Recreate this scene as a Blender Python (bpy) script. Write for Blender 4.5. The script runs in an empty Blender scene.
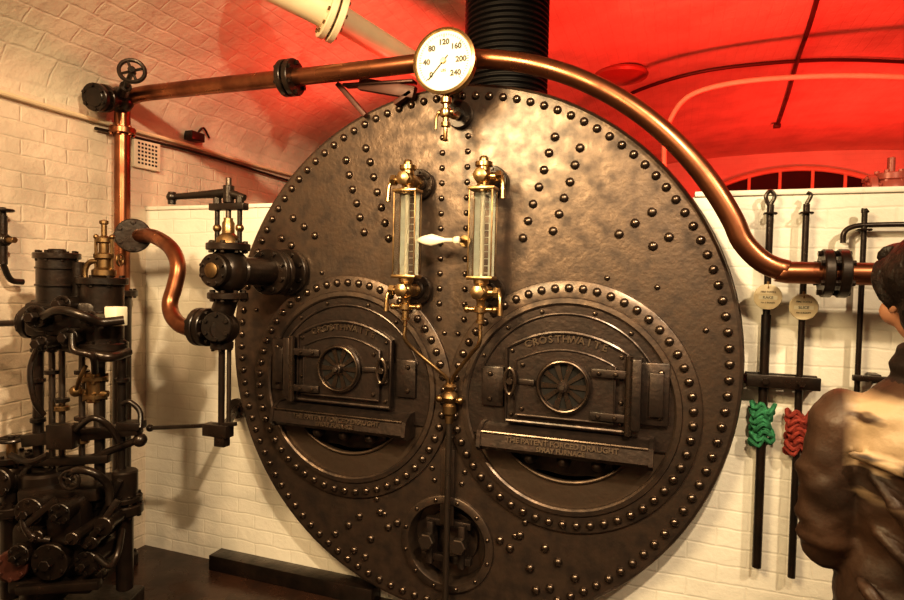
import bpy, bmesh, math, random
from mathutils import Vector, Matrix, noise
random.seed(4)
V=Vector
pi=math.pi
# ------------------------------------------------------------------ camera
FPX=609.0
yaw=math.radians(20); pit=math.radians(-2.0); roll=0.021
CAM=V((.858,-2.357,1.465))
r0=V((math.cos(yaw),math.sin(yaw),0))
f=(V((-math.sin(yaw),math.cos(yaw),0))*math.cos(pit)+V((0,0,math.sin(pit)))).normalized()
u0=r0.cross(f).normalized()
UP=(u0-roll*r0).normalized(); RT=f.cross(UP).normalized(); 
cd=bpy.data.cameras.new('camera'); cam=bpy.data.objects.new('camera',cd)
bpy.context.collection.objects.link(cam)
cd.sensor_width=36; cd.lens=FPX*36/904; cd.clip_start=.05
m=Matrix((RT,UP,-f)).transposed().to_4x4(); m.translation=CAM
cam.matrix_world=m
bpy.context.scene.camera=cam
bpy.context.scene.view_settings.view_transform='Standard'
for lk in ('Medium High Contrast','Standard - Medium High Contrast'):
    try:
        bpy.context.scene.view_settings.look=lk; break
    except Exception: pass

# measured sight lines from the survey of the photo -> world points on real planes
def ray(px,py): return (f+RT*((px-452)/FPX)-UP*((py-300)/FPX))
def W(px,py,y=None,x=None,z=None,d=None):
    r=ray(px,py)
    if d is not None: return CAM+r*d
    if y is not None: return CAM+r*((y-CAM.y)/r.y)
    if x is not None: return CAM+r*((x-CAM.x)/r.x)
    return CAM+r*((z-CAM.z)/r.z)
VC=2.4; VA=4.17
def vault(x): return 2.22+1.05*max(0,1-min(1,abs(x-VC)/VA)**2.2)**.6
def hitv(px,py,off=.02):
    r=ray(px,py); t=.5
    while t<12:
        p=CAM+r*t
        if p.z>vault(p.x)-off: return p
        t+=.01
    return CAM+r*8

# ------------------------------------------------------------------ materials
def M(name,col,metal=0,rough=.5,var=.25,vs=6,bump=.0,bs=60,col2=None,coat=0,rvar=.15,spec=.5):
    mt=bpy.data.materials.new(name); mt.use_nodes=True
    n=mt.node_tree.nodes; l=mt.node_tree.links; b=n['Principled BSDF']
    b.inputs['Metallic'].default_value=metal; b.inputs['Roughness'].default_value=rough
    b.inputs['Coat Weight'].default_value=coat; b.inputs['Coat Roughness'].default_value=.22; b.inputs['Specular IOR Level'].default_value=spec
    tc=n.new('ShaderNodeTexCoord'); nz=n.new('ShaderNodeTexNoise')
    nz.inputs['Scale'].default_value=vs; nz.inputs['Detail'].default_value=8
    l.new(tc.outputs['Object'],nz.inputs['Vector'])
    mx=n.new('ShaderNodeMix'); mx.data_type='RGBA'
    c2=col2 or tuple(c*(1-var) for c in col)
    mx.inputs[6].default_value=(*col,1); mx.inputs[7].default_value=(*c2,1)
    rp=n.new('ShaderNodeMapRange'); rp.inputs[1].default_value=.35; rp.inputs[2].default_value=.65
    l.new(nz.outputs['Fac'],rp.inputs[0]); l.new(rp.outputs[0],mx.inputs[0])
    l.new(mx.outputs[2],b.inputs['Base Color'])
    rr=n.new('ShaderNodeMapRange'); rr.inputs[3].default_value=max(.03,rough-rvar/2); rr.inputs[4].default_value=min(1,rough+rvar)
    rr.inputs[1].default_value=.3; rr.inputs[2].default_value=.7
    l.new(nz.outputs['Fac'],rr.inputs[0]); l.new(rr.outputs[0],b.inputs['Roughness'])
    if bump:
        n2=n.new('ShaderNodeTexNoise'); n2.inputs['Scale'].default_value=bs; n2.inputs['Detail'].default_value=4
        l.new(tc.outputs['Object'],n2.inputs['Vector'])
        bp=n.new('ShaderNodeBump'); bp.inputs['Strength'].default_value=bump; bp.inputs['Distance'].default_value=.004
        l.new(n2.outputs['Fac'],bp.inputs['Height']); l.new(bp.outputs[0],b.inputs['Normal'])
    return mt
def brick(name,ax,col,col2,mort,bw=.21,rh=.070,bump=.6,rough=.55,joint=.6,rn=22,stain=.3):
    mt=bpy.data.materials.new(name); mt.use_nodes=True
    n=mt.node_tree.nodes; l=mt.node_tree.links; b=n['Principled BSDF']; b.inputs['Roughness'].default_value=rough
    tc=n.new('ShaderNodeTexCoord'); sp=n.new('ShaderNodeSeparateXYZ'); cb=n.new('ShaderNodeCombineXYZ')
    nd=n.new('ShaderNodeTexNoise'); nd.inputs['Scale'].default_value=9; l.new(tc.outputs['Object'],nd.inputs['Vector'])
    vm=n.new('ShaderNodeVectorMath'); vm.operation='MULTIPLY_ADD'; vm.inputs[1].default_value=(.02,.02,.02)
    l.new(nd.outputs['Color'],vm.inputs[0]); l.new(tc.outputs['Object'],vm.inputs[2])
    l.new(vm.outputs[0],sp.inputs[0]); l.new(sp.outputs[ax[0]],cb.inputs[0]); l.new(sp.outputs[ax[1]],cb.inputs[1])
    br=n.new('ShaderNodeTexBrick'); l.new(cb.outputs[0],br.inputs['Vector'])
    br.inputs['Scale'].default_value=1; br.inputs['Brick Width'].default_value=bw; br.inputs['Row Height'].default_value=rh
    br.inputs['Mortar Size'].default_value=.007; br.inputs['Mortar Smooth'].default_value=1.0
    br.inputs['Color1'].default_value=(*col,1); br.inputs['Color2'].default_value=(*col2,1); br.inputs['Mortar'].default_value=(*mort,1)
    nz=n.new('ShaderNodeTexNoise'); nz.inputs['Scale'].default_value=3; nz.inputs['Detail'].default_value=8; l.new(tc.outputs['Object'],nz.inputs['Vector'])
    mx=n.new('ShaderNodeMix'); mx.data_type='RGBA'; mx.blend_type='MULTIPLY'; mx.inputs[0].default_value=stain
    l.new(br.outputs['Color'],mx.inputs[6])
    cr=n.new('ShaderNodeMapRange'); cr.inputs[1].default_value=.3; cr.inputs[2].default_value=.6; cr.inputs[3].default_value=.5; l.new(nz.outputs['Fac'],cr.inputs[0]); l.new(cr.outputs[0],mx.inputs[7])
    l.new(mx.outputs[2],b.inputs['Base Color'])
    n2=n.new('ShaderNodeTexNoise'); n2.inputs['Scale'].default_value=rn; n2.inputs['Detail'].default_value=6; n2.inputs['Roughness'].default_value=.6; l.new(tc.outputs['Object'],n2.inputs['Vector'])
    ad=n.new('ShaderNodeMath'); ad.operation='MULTIPLY_ADD'; ad.inputs[1].default_value=-joint; l.new(br.outputs['Fac'],ad.inputs[0]); l.new(n2.outputs['Fac'],ad.inputs[2])
    bp=n.new('ShaderNodeBump'); bp.inputs['Strength'].default_value=bump; bp.inputs['Distance'].default_value=.008
    l.new(ad.outputs[0],bp.inputs['Height']); l.new(bp.outputs[0],b.inputs['Normal'])
    return mt
iron=M('boiler_iron',(.140,.100,.076),.8,.40,col2=(.060,.045,.038),vs=16,bump=.35,bs=55,rvar=.16,coat=.25)
door_iron=M('door_iron',(.088,.064,.054),.8,.38,col2=(.040,.031,.027),vs=18,bump=.5,bs=50,coat=.3)
rivm=M('rivet_iron',(.12,.088,.068),.9,.26,vs=25,coat=.3)
letm=M('worn_letters',(.19,.145,.11),.9,.34,vs=20)
black=M('black_paint',(.036,.023,.017),.5,.32,vs=12,bump=.4,bs=45,col2=(.013,.009,.007),coat=.25)
dark=M('soot',(.006,.005,.004),0,.9)
ashm=M('ash_plate',(.12,.086,.064),.7,.42,vs=10,bump=.5,bs=30)
copper=M('copper_pipe',(.36,.15,.078),.95,.29,col2=(.17,.065,.035),vs=9)
brass=M('brass',(.58,.41,.21),1,.29,col2=(.28,.18,.09),vs=24)
obrass=M('old_brass',(.34,.23,.12),1,.38,col2=(.16,.10,.05),vs=20)
steel=M('steel_rod',(.15,.12,.10),.9,.32,vs=20)
cream=M('cream_enamel',(.80,.74,.58),0,.3,var=.08)
white=M('dial_white',(.74,.70,.56),0,.4,var=.03)
inkm=M('dial_ink',(.02,.02,.02),0,.5,var=0)
paintw=M('cream_paint',(.78,.64,.44),0,.4,var=.15)
redp=M('red_paint',(.45,.12,.09),.1,.35,var=.2)
brownp=M('red_brown_paint',(.09,.03,.02),.2,.45,var=.3)
rubber=M('black_hose',(.006,.005,.005),0,.5,var=.2,spec=.25)
greenr=M('green_rope',(.03,.20,.09),0,.8,var=.5,vs=60,bump=.8,bs=140)
redr=M('red_rope',(.30,.04,.025),0,.8,var=.5,vs=60,bump=.8,bs=140)
tagm=M('tag_card',(.70,.60,.42),0,.5,var=.15,vs=30)
glassd=M('night_glass',(.02,.015,.012),0,.12,var=.1)
floorm=M('floor_dark',(.050,.024,.015),0,.25,col2=(.020,.011,.008),vs=5,bump=.3,bs=20)
glass=bpy.data.materials.new('gauge_glass'); glass.use_nodes=True
gb=glass.node_tree.nodes['Principled BSDF']; gb.inputs['Transmission Weight'].default_value=1; gb.inputs['Roughness'].default_value=.04
gb.inputs['Base Color'].default_value=(.96,.97,.96,1); gb.inputs['IOR'].default_value=1.15
strip=M('gauge_strip',(.66,.70,.64),0,.35,var=.2,vs=30)
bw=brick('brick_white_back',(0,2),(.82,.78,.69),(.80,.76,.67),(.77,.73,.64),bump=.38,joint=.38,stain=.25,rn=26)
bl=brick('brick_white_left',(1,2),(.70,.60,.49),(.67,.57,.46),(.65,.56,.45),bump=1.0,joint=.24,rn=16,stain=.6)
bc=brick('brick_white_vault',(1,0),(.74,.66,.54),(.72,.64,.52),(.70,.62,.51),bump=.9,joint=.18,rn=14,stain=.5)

# ------------------------------------------------------------------ mesh builder
def basis(ax):
    ax=V(ax).normalized(); t=V((0,0,1)) if abs(ax.z)<.9 else V((1,0,0))
    a=t.cross(ax).normalized(); return a,ax.cross(a),ax
class B:
    def __init__(s,name): s.n=name; s.V=[]; s.F=[]; s.I=[]; s.mats=[]
    def mi(s,m):
        if m not in s.mats: s.mats.append(m)
        return s.mats.index(m)
    def add(s,vs,fs,m):
        o=len(s.V); s.V+= [tuple(v) for v in vs]; i=s.mi(m)
        for q in fs: s.F.append([o+k for k in q]); s.I.append(i)
    def lathe(s,o,ax,prof,m,seg=20,sx=1,sy=1):
        o=V(o); a,b,c=basis(ax); vs=[];rings=[]
        for r,h in prof:
            if r<=1e-6: rings.append([len(vs)]); vs.append(o+c*h)
            else:
                rings.append(list(range(len(vs),len(vs)+seg)))
                for k in range(seg):
                    t=2*pi*k/seg; vs.append(o+c*h+a*(r*sx*math.cos(t))+b*(r*sy*math.sin(t)))
        fs=[]
        for p,q in zip(rings,rings[1:]):
            if len(p)==1 and len(q)==1: continue
            for k in range(seg):
                k2=(k+1)%seg
                if len(p)==1: fs.append([p[0],q[k],q[k2]])
                elif len(q)==1: fs.append([p[k],q[0],p[k2]])
                else: fs.append([p[k],p[k2],q[k2],q[k]])
        s.add(vs,fs,m)
    def cyl(s,p,q,r,m,seg=18,r2=None,ch=.12):
        p=V(p);q=V(q); L=(q-p).length; r2=r if r2 is None else r2; e=min(r,r2,L)*ch
        s.lathe(p,q-p,[(0,0),(r-e,0),(r,e),(r2,L-e),(r2-e,L),(0,L)],m,seg)
    def sph(s,c,r,m,seg=16,n=8,sc=(1,1,1)):
        c=V(c); vs=[];fs=[]
        vs.append(c+V((0,0,-r*sc[2])))
        for i in range(1,n):
            t=-pi/2+pi*i/n
            for k in range(seg):
                a=2*pi*k/seg; vs.append(c+V((r*sc[0]*math.cos(t)*math.cos(a),r*sc[1]*math.cos(t)*math.sin(a),r*sc[2]*math.sin(t))))
        vs.append(c+V((0,0,r*sc[2]))); e=len(vs)-1
        for k in range(seg):
            k2=(k+1)%seg; fs.append([0,1+k2,1+k]); fs.append([e,1+(n-2)*seg+k,1+(n-2)*seg+k2])
            for i in range(n-2): fs.append([1+i*seg+k,1+i*seg+k2,1+(i+1)*seg+k2,1+(i+1)*seg+k])
        s.add(vs,fs,m)
    def flange(s,c,ax,r,th,m,nb=6,br=.008,seg=28,bm=None):
        c=V(c);a,b,x=basis(ax); s.cyl(c-x*th/2,c+x*th/2,r,m,seg)
        for k in range(nb):
            t=2*pi*(k+.5)/nb; p=c+(a*math.cos(t)+b*math.sin(t))*(r*.8)
            s.cyl(p-x*(th/2+br),p+x*(th/2+br),br,bm or m,6)
    def tube(s,pts,r,m,seg=14,closed=False,sm=6,caps=True):
        P=[V(p) for p in pts]; R=r if isinstance(r,(list,tuple)) else [r]*len(P)
        if sm>1 and len(P)>2:
            Q=[];RR=[];n=len(P); rng=n if closed else n-1
            for i in range(rng):
                p1=P[i];p2=P[(i+1)%n]
                p0=P[i-1] if (i>0 or closed) else p1*2-p2
                p3=P[(i+2)%n] if (i+2<n or closed) else p2*2-p1
                for k in range(sm):
                    t=k/sm; Q.append(.5*((2*p1)+(p2-p0)*t+(2*p0-5*p1+4*p2-p3)*t*t+(3*p1-p0-3*p2+p3)*t**3)); RR.append(R[i]*(1-t)+R[(i+1)%n]*t)
            if not closed: Q.append(P[-1]); RR.append(R[-1])
            P,R=Q,RR
        n=len(P); T=[]
        for i in range(n):
            if closed: t=P[(i+1)%n]-P[i-1]
            else: t=P[min(i+1,n-1)]-P[max(i-1,0)]
            T.append(t.normalized())
        a,_,_=basis(T[0]); vs=[];fs=[]
        for i in range(n):
            a=(a-T[i]*a.dot(T[i])).normalized(); b=T[i].cross(a)
            for k in range(seg):
                t=2*pi*k/seg; vs.append(P[i]+(a*math.cos(t)+b*math.sin(t))*R[i])
        for i in range(n if closed else n-1):
            j=(i+1)%n
            for k in range(seg):
                k2=(k+1)%seg; fs.append([i*seg+k,i*seg+k2,j*seg+k2,j*seg+k])
        if not closed and caps: fs.append(list(range(seg))[::-1]); fs.append([(n-1)*seg+k for k in range(seg)])
        s.add(vs,fs,m)
    def ring(s,c,ax,R,r,m,n=32,seg=8,sx=1,sy=1):
        a,b,x=basis(ax); c=V(c)
        s.tube([c+a*(R*sx*math.cos(2*pi*k/n))+b*(R*sy*math.sin(2*pi*k/n)) for k in range(n)],r,m,seg,True,1)
    def wheel(s,c,ax,R,m,r=.008,ns=4):
        c=V(c); a,b,x=basis(ax); s.ring(c,ax,R,r,m,24,8)
        for k in range(ns):
            t=2*pi*k/ns+.4; s.cyl(c,c+(a*math.cos(t)+b*math.sin(t))*R,r*.7,m,8)
        s.cyl(c-x*r*2,c+x*r*2,r*1.8,m,10)
    def box(s,c,size,m,rot=None,bev=.004):
        bm=bmesh.new(); bmesh.ops.create_cube(bm,size=1)
        for v in bm.verts: v.co=V((v.co.x*size[0],v.co.y*size[1],v.co.z*size[2]))
        bv=min(bev,min(size)*.3)
        if bv>0: bmesh.ops.bevel(bm,geom=bm.edges[:],offset=bv,segments=2,profile=.5,affect='EDGES')
        R=rot.to_3x3() if rot else Matrix.Identity(3); c=V(c)
        bm.verts.index_update()
        s.add([c+R@v.co for v in bm.verts],[[v.index for v in q.verts] for q in bm.faces],m); bm.free()
    def bar(s,p,q,w,h,m,up=(0,0,1),bev=.003):
        p=V(p);q=V(q);d=(q-p); L=d.length; d.normalize(); upv=V(up)
        if abs(d.dot(upv))>.95: upv=V((0,1,0))
        sd=d.cross(upv).normalized(); u=sd.cross(d)
        s.box((p+q)/2,(L,w,h),m,Matrix((d,sd,u)).transposed(),bev)
    def prism(s,poly,y0,y1,m,ax='y'):
        n=len(poly)
        g=(lambda a,b,t:V((a,t,b))) if ax=='y' else ((lambda a,b,t:V((t,a,b))) if ax=='x' else (lambda a,b,t:V((a,b,t))))
        vs=[g(a,b,y0) for a,b in poly]+[g(a,b,y1) for a,b in poly]
        s.add(vs,[list(range(n)),list(range(n,2*n))[::-1]]+[[k,(k+1)%n,n+(k+1)%n,n+k] for k in range(n)],m)
    def rivet(s,x,z,m=None,r=.013,h=.011,y=0,ax=(0,-1,0)):
        s.lathe((x,y,z),ax,[(r,0),(r*.93,h*.45),(r*.65,h*.82),(0,h)],m or rivm,10)
    def text(s,t,size,o,m,X=(1,0,0),Z=(0,0,1),ext=.002,off=0):
        c=bpy.data.curves.new('t','FONT'); c.body=t; c.size=size; c.align_x='CENTER'; c.align_y='CENTER'; c.extrude=ext; c.offset=off; c.resolution_u=3
        ob=bpy.data.objects.new('t',c); bpy.context.collection.objects.link(ob)
        dg=bpy.context.evaluated_depsgraph_get(); me=ob.evaluated_get(dg).to_mesh()
        X=V(X);Z=V(Z);N=X.cross(Z); o=V(o)
        s.add([o+X*v.co.x+Z*v.co.y+N*v.co.z for v in me.vertices],[list(p.vertices) for p in me.polygons],m)
        bpy.data.objects.remove(ob); bpy.data.curves.remove(c)
    def mesh(s,recalc=True):
        me=bpy.data.meshes.new(s.n); me.from_pydata(s.V,[],s.F); 
        for mt in s.mats: me.materials.append(mt)
        me.polygons.foreach_set('material_index',s.I)
        if recalc:
            bm=bmesh.new(); bm.from_mesh(me); bmesh.ops.recalc_face_normals(bm,faces=bm.faces[:]); bm.to_mesh(me); bm.free()
        return me
    def done(s,parent=None,angle=38,smooth=True):
        me=s.mesh(); ob=bpy.data.objects.new(s.n,me); bpy.context.collection.objects.link(ob)
        if smooth:
            me.polygons.foreach_set('use_smooth',[True]*len(me.polygons)); me.set_sharp_from_angle(angle=math.radians(angle))
        if parent: ob.parent=parent
        return ob

# ------------------------------------------------------------------ room
YF,YB=-4.6,7.0; XL=-1.77; XR=VC*2-XL
b=B('floor'); b.box(((XL+XR)/2,(YF+YB)/2,-.05),(XR-XL+.4,YB-YF+.4,.1),floorm,bev=0); b.done(smooth=False)
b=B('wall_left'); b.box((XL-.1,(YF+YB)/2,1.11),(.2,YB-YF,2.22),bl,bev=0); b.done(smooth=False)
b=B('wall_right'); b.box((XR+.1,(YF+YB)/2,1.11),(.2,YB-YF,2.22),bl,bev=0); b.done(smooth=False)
b=B('ceiling'); N=64
xs=[XL+(XR-XL)*(.5-.5*math.cos(pi*k/N)) for k in range(N+1)]
poly=[(x,vault(x)) for x in xs]+[(x,vault(x)+.15) for x in xs[::-1]]
vs=[];fs=[]
for y in (YF,YB):
    vs+=[(a,y,c) for a,c in poly]
n=len(poly)
fs=[[k,(k+1)%n,n+(k+1)%n,n+k] for k in range(n)]
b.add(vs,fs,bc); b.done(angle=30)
for nm,y0,y1 in (('wall_far',YB,YB+.2),('wall_front',YF-.2,YF)):
    b=B(nm); b.prism([(XL,0),(XR,0)]+[(x,vault(x)) for x in xs[::-1]],y0,y1,bw); b.done(smooth=False)
# partition the boiler is built into
BC=1.155; BR=1.1; WT=1.79
b=B('wall_back'); a0=math.asin((WT-BC)/(BR+.012)); N=60
arc=[((BR+.012)*math.cos(t),BC+(BR+.012)*math.sin(t)) for t in [a0-(pi+2*a0)*k/N for k in range(N+1)]]
b.prism([(XL,0),(3.6,0),(3.6,WT)]+arc+[(XL,WT)],.12,.27,bw); b.done(smooth=False)
b=B('trim_wall_cap')
for xa,xb in ((XL+.002,-.92),(.92,3.6)): b.box(((xa+xb)/2,.195,WT+.011),(xb-xa,.17,.02),bw,bev=.004)
b.done()
# arched window in far wall
b=B('window_1'); wx=2.35; hw=1.14
def wz(x): return 2.74+.30*(1-((x-wx)/hw)**2)
xx=[wx-hw+2*hw*k/24 for k in range(25)]
b.prism([(wx-hw,2.1),(wx+hw,2.1)]+[(x,wz(x)) for x in xx[::-1]],YB-.03,YB-.005,glassd)
b.tube([(x,YB-.05,wz(x)) for x in xx],.035,paintw,8,sm=1)
for k in (-1,-.5,-.17,.17,.5,1):
    x=wx+k*hw; b.bar((x,YB-.05,2.1),(x,YB-.05,wz(x)),.04,.04,paintw)
b.bar((wx-hw,YB-.05,2.1),(wx+hw,YB-.05,2.1),.06,.06,paintw); b.bar((wx-hw,YB-.05,2.6),(wx+hw,YB-.05,2.6),.03,.03,paintw)
b.done()
b=B('plinth')
for xa,xb in ((-1.26,-.36),(.36,1.26)): b.box(((xa+xb)/2,.07,.0375),(xb-xa,.09,.075),black)
b.done()

# ------------------------------------------------------------------ boiler
b=B('boiler')
FX=.48; FZ=.98; FR=.40
bm=bmesh.new()
def loop(cx,cz,r,n):
    vv=[bm.verts.new((cx+r*math.cos(2*pi*k/n),0,cz+r*math.sin(2*pi*k/n))) for k in range(n)]
    for k in range(n): bm.edges.new((vv[k],vv[(k+1)%n]))
loop(0,BC,BR-.015,120); loop(-FX,FZ,FR,64); loop(FX,FZ,FR,64); loop(0,.36,.165,40)
bmesh.ops.triangle_fill(bm,use_beauty=True,use_dissolve=False,edges=bm.edges[:])
bm.verts.index_update()
b.add([v.co.copy() for v in bm.verts],[[v.index for v in q.verts] for q in bm.faces],iron); bm.free()
Y=(0,1,0)
b.lathe((0,0,BC),Y,[(BR-.015,0),(BR-.004,.004),(BR,.012),(BR,.05),(BR-.02,.052),(BR-.02,1.8),(0,1.85)],iron,120)
for k in range(116):
    t=2*pi*(k+.5)/116; b.rivet(1.052*math.cos(t),BC+1.052*math.sin(t),r=.017,h=.016)
for s in (-1,1):
    cx=s*FX
    b.lathe((cx,0,FZ),Y,[(FR,0),(FR,.6),(0,.6)],dark,48)
    b.lathe((cx,0,FZ),Y,[(.492,0),(.490,-.010),(.486,-.013),(.424,-.013),(.420,-.022),(.402,-.024),(.395,-.018),(.395,.02)],iron,64)
    for k in range(54):
        t=2*pi*(k+.5)/54; b.rivet(cx+.459*math.cos(t),FZ+.459*math.sin(t),y=-.013,r=.017,h=.016)
# manhole
b.lathe((0,0,.36),Y,[(.205,0),(.203,-.012),(.198,-.015),(.172,-.015),(.165,-.005),(.165,.07),(.12,.075),(.115,.06),(.0,.055)],iron,48)
for sx in (-1,1):
    b.box((sx*.070,.01,.36),(.030,.07,.18),door_iron,bev=.006)
    b.cyl((sx*.070,.02,.38),(sx*.070,-.06,.38),.020,steel,10); b.cyl((sx*.070,-.035,.38),(sx*.070,-.07,.38),.034,steel,6)
b.box((0,-.0,.30),(.22,.03,.03),door_iron); b.box((0,.02,.44),(.20,.03,.03),door_iron)
for k in range(12):
    t=2*pi*(k+.5)/12; b.rivet(.187*math.cos(t),.36+.187*math.sin(t),y=-.015,r=.009,h=.008)
# gusset-stay rivets
R=[(555,137),(549,153),(544,170),(539,187),(533,204),(528,221),(523,238),(580,148),(575,165),(570,182),(564,198),(559,214),(553,231),
   (652,212),(635,223),(619,234),(669,237),(653,246),
   (520,535),(545,548),(530,568),(558,562),(510,548),(550,588),(575,578),(500,540),(536,590)]
for px,py in R:
    p=W(px,py,y=0)
    for s in (-1,1):
        b.rivet(s*p.x,p.z,r=.018,h=.016)
for z in [1.30+.062*k for k in range(14)]:
    for s in (-1,1):
        if z<2.1: b.rivet(s*.055,z,r=.013,h=.011)
for k in range(5): 
    for s in (-1,1): b.rivet(s*(.06+.012*k),.62+.05*k,r=.012,h=.011); 
for s in (-1,1):
    b.rivet(s*.29,.44);b.rivet(s*.33,.50)
    for x,z in ((.03,1.24),(.16,1.30),(.62,1.48),(.80,1.45),(.97,1.30),(.24,1.40)): b.rivet(s*x,z,r=.011,h=.010)
# vertical cover strip low centre
b.box((0,-.006,.60),(.06,.012,.32),iron)
# furnace fronts -----------------------------------------------------------
DZ=1.07
for s in (-1,1):
    X=lambda x: s*(FX+x)
    P=lambda lst:[(X(a),c) for a,c in lst]
    ch=-.135; a1=math.asin(ch/.395)
    arcp=[(.395*math.cos(t),FZ+.395*math.sin(t)) for t in [a1+(pi-2*a1)*k/40 for k in range(41)]]
    b.prism(P(arcp),-.012,.02,door_iron)
    # lower crescent
    out=[(.395*math.cos(t),FZ+.395*math.sin(t)) for t in [a1-(pi+2*a1)*k/32 for k in range(33)]]
    inn=[(.315*math.cos(t),FZ+.02+.315*math.sin(t)) for t in [a1-.1-(pi+2*a1-.2)*k/32 for k in range(33)]]
    vs=[];fs=[]
    for yy in (.0,.03):
        vs+=[(X(a),yy,c) for a,c in out]+[(X(a),yy,c) for a,c in inn]
    n=33
    for k in range(n-1):
        fs+=[[k,k+1,n+k+1,n+k],[n+k,n+k+1,3*n+k+1,3*n+k]]
    b.add(vs,fs,ashm)
    b.tube([(X(a),-.004,c) for a,c in inn],.007,ashm,8,sm=1)
    b.prism(P([(.31*math.cos(t),FZ+.02+.31*math.sin(t)) for t in [a1-(pi+2*a1)*k/24 for k in range(25)]]),.06,.07,ashm)
    b.box((X(0),.05,.76),(.36,.05,.10),door_iron); 
    for xx_ in (-.13,0,.13): b.sph((X(xx_),-.02,.772),.028,door_iron,sc=(1,1.2,.9)); b.cyl((X(xx_),-.02,.78),(X(xx_),-.02,.82),.012,door_iron)
    # inner arch moulding
    b.tube([(X(.36*math.cos(t)),-.014,FZ+.36*math.sin(t)) for t in [.35+(pi-.7)*k/30 for k in range(31)]],.006,door_iron,8,sm=1)
    for t in (.5,.9,1.3,pi-1.3,pi-.9,pi-.5):
        b.rivet(X(.378*math.cos(t)),FZ+.378*math.sin(t),y=-.012,r=.009)
    def arch(hw,zb,zs,zc,n=14):
        return [(-hw,zb),(hw,zb)]+[(hw*(1-2*k/n),zs+(zc-zs)*(1-(1-2*k/n)**2)) for k in range(n+1)]
    o1=arch(.228,DZ-.155,DZ+.13,DZ+.20); b.prism(P(o1),-.045,-.010,door_iron)
    b.tube([(X(a),-.046,c) for a,c in o1],.009,door_iron,8,closed=True,sm=1)
    o2=arch(.185,DZ-.125,DZ+.085,DZ+.135); b.prism(P(o2),-.066,-.04,door_iron)
    b.tube([(X(a),-.066,c) for a,c in o2],.005,door_iron,6,closed=True,sm=1)
    # raised maker's lettering along the arch
    word='CROSTHWAITE'
    for i,chh in enumerate(word):
        q=(i-5)/5; xq=q*.145; zq=DZ+.150+.025*(1-q*q); sl=-math.atan(.05*q/.145*1.0)
        b.text(chh,.038,(X(0)+xq,-.047,zq),letm,X=(math.cos(sl),0,math.sin(sl)),Z=(-math.sin(sl),0,math.cos(sl)),ext=.005,off=.0010)
    # rosette ventilator
    b.lathe((X(0),-.062,DZ),(0,-1,0),[(0,0),(.098,0),(.104,.006),(.104,.020),(.098,.026),(.090,.024),(.088,.012),(0,.011)],door_iron,40)
    b.lathe((X(0),-.074,DZ),(0,-1,0),[(.084,0),(0,.0005)],dark,32)
    for k in range(10):
        t=2*pi*k/10; d=V((math.cos(t),0,math.sin(t))); e=V((-math.sin(t),0,math.cos(t))); c=V((X(0),-.080,DZ))
        q=[c+d*.018-e*.006,c+d*.018+e*.006,c+d*.086+e*.011,c+d*.086-e*.011]
        b.add(q+[v+V((0,.008,0)) for v in q],[[0,1,2,3],[4,5,6,7],[0,1,5,4],[1,2,6,5],[2,3,7,6],[3,0,4,7]],rivm)
    b.ring((X(0),-.090,DZ),Y,.094,.006,rivm,32,8)
    b.cyl((X(0),-.07,DZ),(X(0),-.105,DZ),.020,door_iron,14); b.cyl((X(0),-.10,DZ),(X(0),-.118,DZ),.011,steel,6)
    for ax_,az in ((-.16,-.1),(.16,-.1),(-.16,.07),(.16,.07)): b.rivet(X(ax_),DZ+az,y=-.066,r=.010)
    for az in (-.13,-.05,.04,.12):
        for ax_ in (-.207,.207): b.rivet(X(ax_),DZ+az,y=-.045,r=.009)
    # latch handle
    b.tube([(X(-.205)+.02*math.cos(t),-.085,DZ+.005+.05*math.sin(t)) for t in [2*pi*k/20 for k in range(20)]],.008,rivm,8,closed=True,sm=1)
    b.cyl((X(-.205),-.04,DZ+.005),(X(-.205),-.095,DZ+.005),.013,rivm)
    b.bar((X(-.205),-.06,DZ+.005),(X(-.11),-.075,DZ+.005),.012,.022,door_iron)
    # hinge
    b.box((X(.262),-.05,DZ-.01),(.035,.08,.26),door_iron,bev=.006)
    b.cyl((X(.236),-.083,DZ-.16),(X(.236),-.083,DZ+.13),.013,rivm)
    for az in (-.10,.06):
        b.bar((X(.10),-.074,DZ+az),(X(.25),-.078,DZ+az),.016,.030,door_iron); b.rivet(X(.13),DZ+az,y=-.082,r=.009); b.rivet(X(.19),DZ+az,y=-.084,r=.009)
    b.box((X(.325),-.022,DZ-.01),(.10,.03,.23),door_iron,bev=.006)
    for az in (-.09,.07): b.rivet(X(.345),DZ+az,y=-.037,r=.012)
    b.box((X(.33),-.045,DZ-.01),(.05,.02,.16),door_iron)
    b.box((X(-.29),-.018,DZ-.03),(.09,.02,.16),door_iron,bev=.006)
    for az in (-.08,.02): b.rivet(X(-.30),DZ+az,y=-.028,r=.011)
    # dead plate / shelf trough
    prof=[(0,.895),(-.055,.895),(-.098,.872),(-.108,.818),(-.085,.800),(0,.800)]
    b.prism(prof,X(-.315),X(.315),door_iron,ax='x')
    for e in (-.32,.32): b.prism([(a*1.06,.85+(c-.85)*1.12) for a,c in prof],X(e-.008),X(e+.008),door_iron,ax='x')
    b.tube([(X(-.31),-.1,.874),(X(.31),-.1,.874)],.006,rivm,8)
    zz=V((0,.182,.983)).normalized()
    b.text('THE PATENT FORCED DRAUGHT',.028,(X(0),-.105,.853),letm,Z=zz,ext=.004,off=.0007)
    b.text('SPRAY FURNACE',.024,(X(0),-.110,.829),letm,Z=zz,ext=.004,off=.0007)
b.done()

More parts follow.
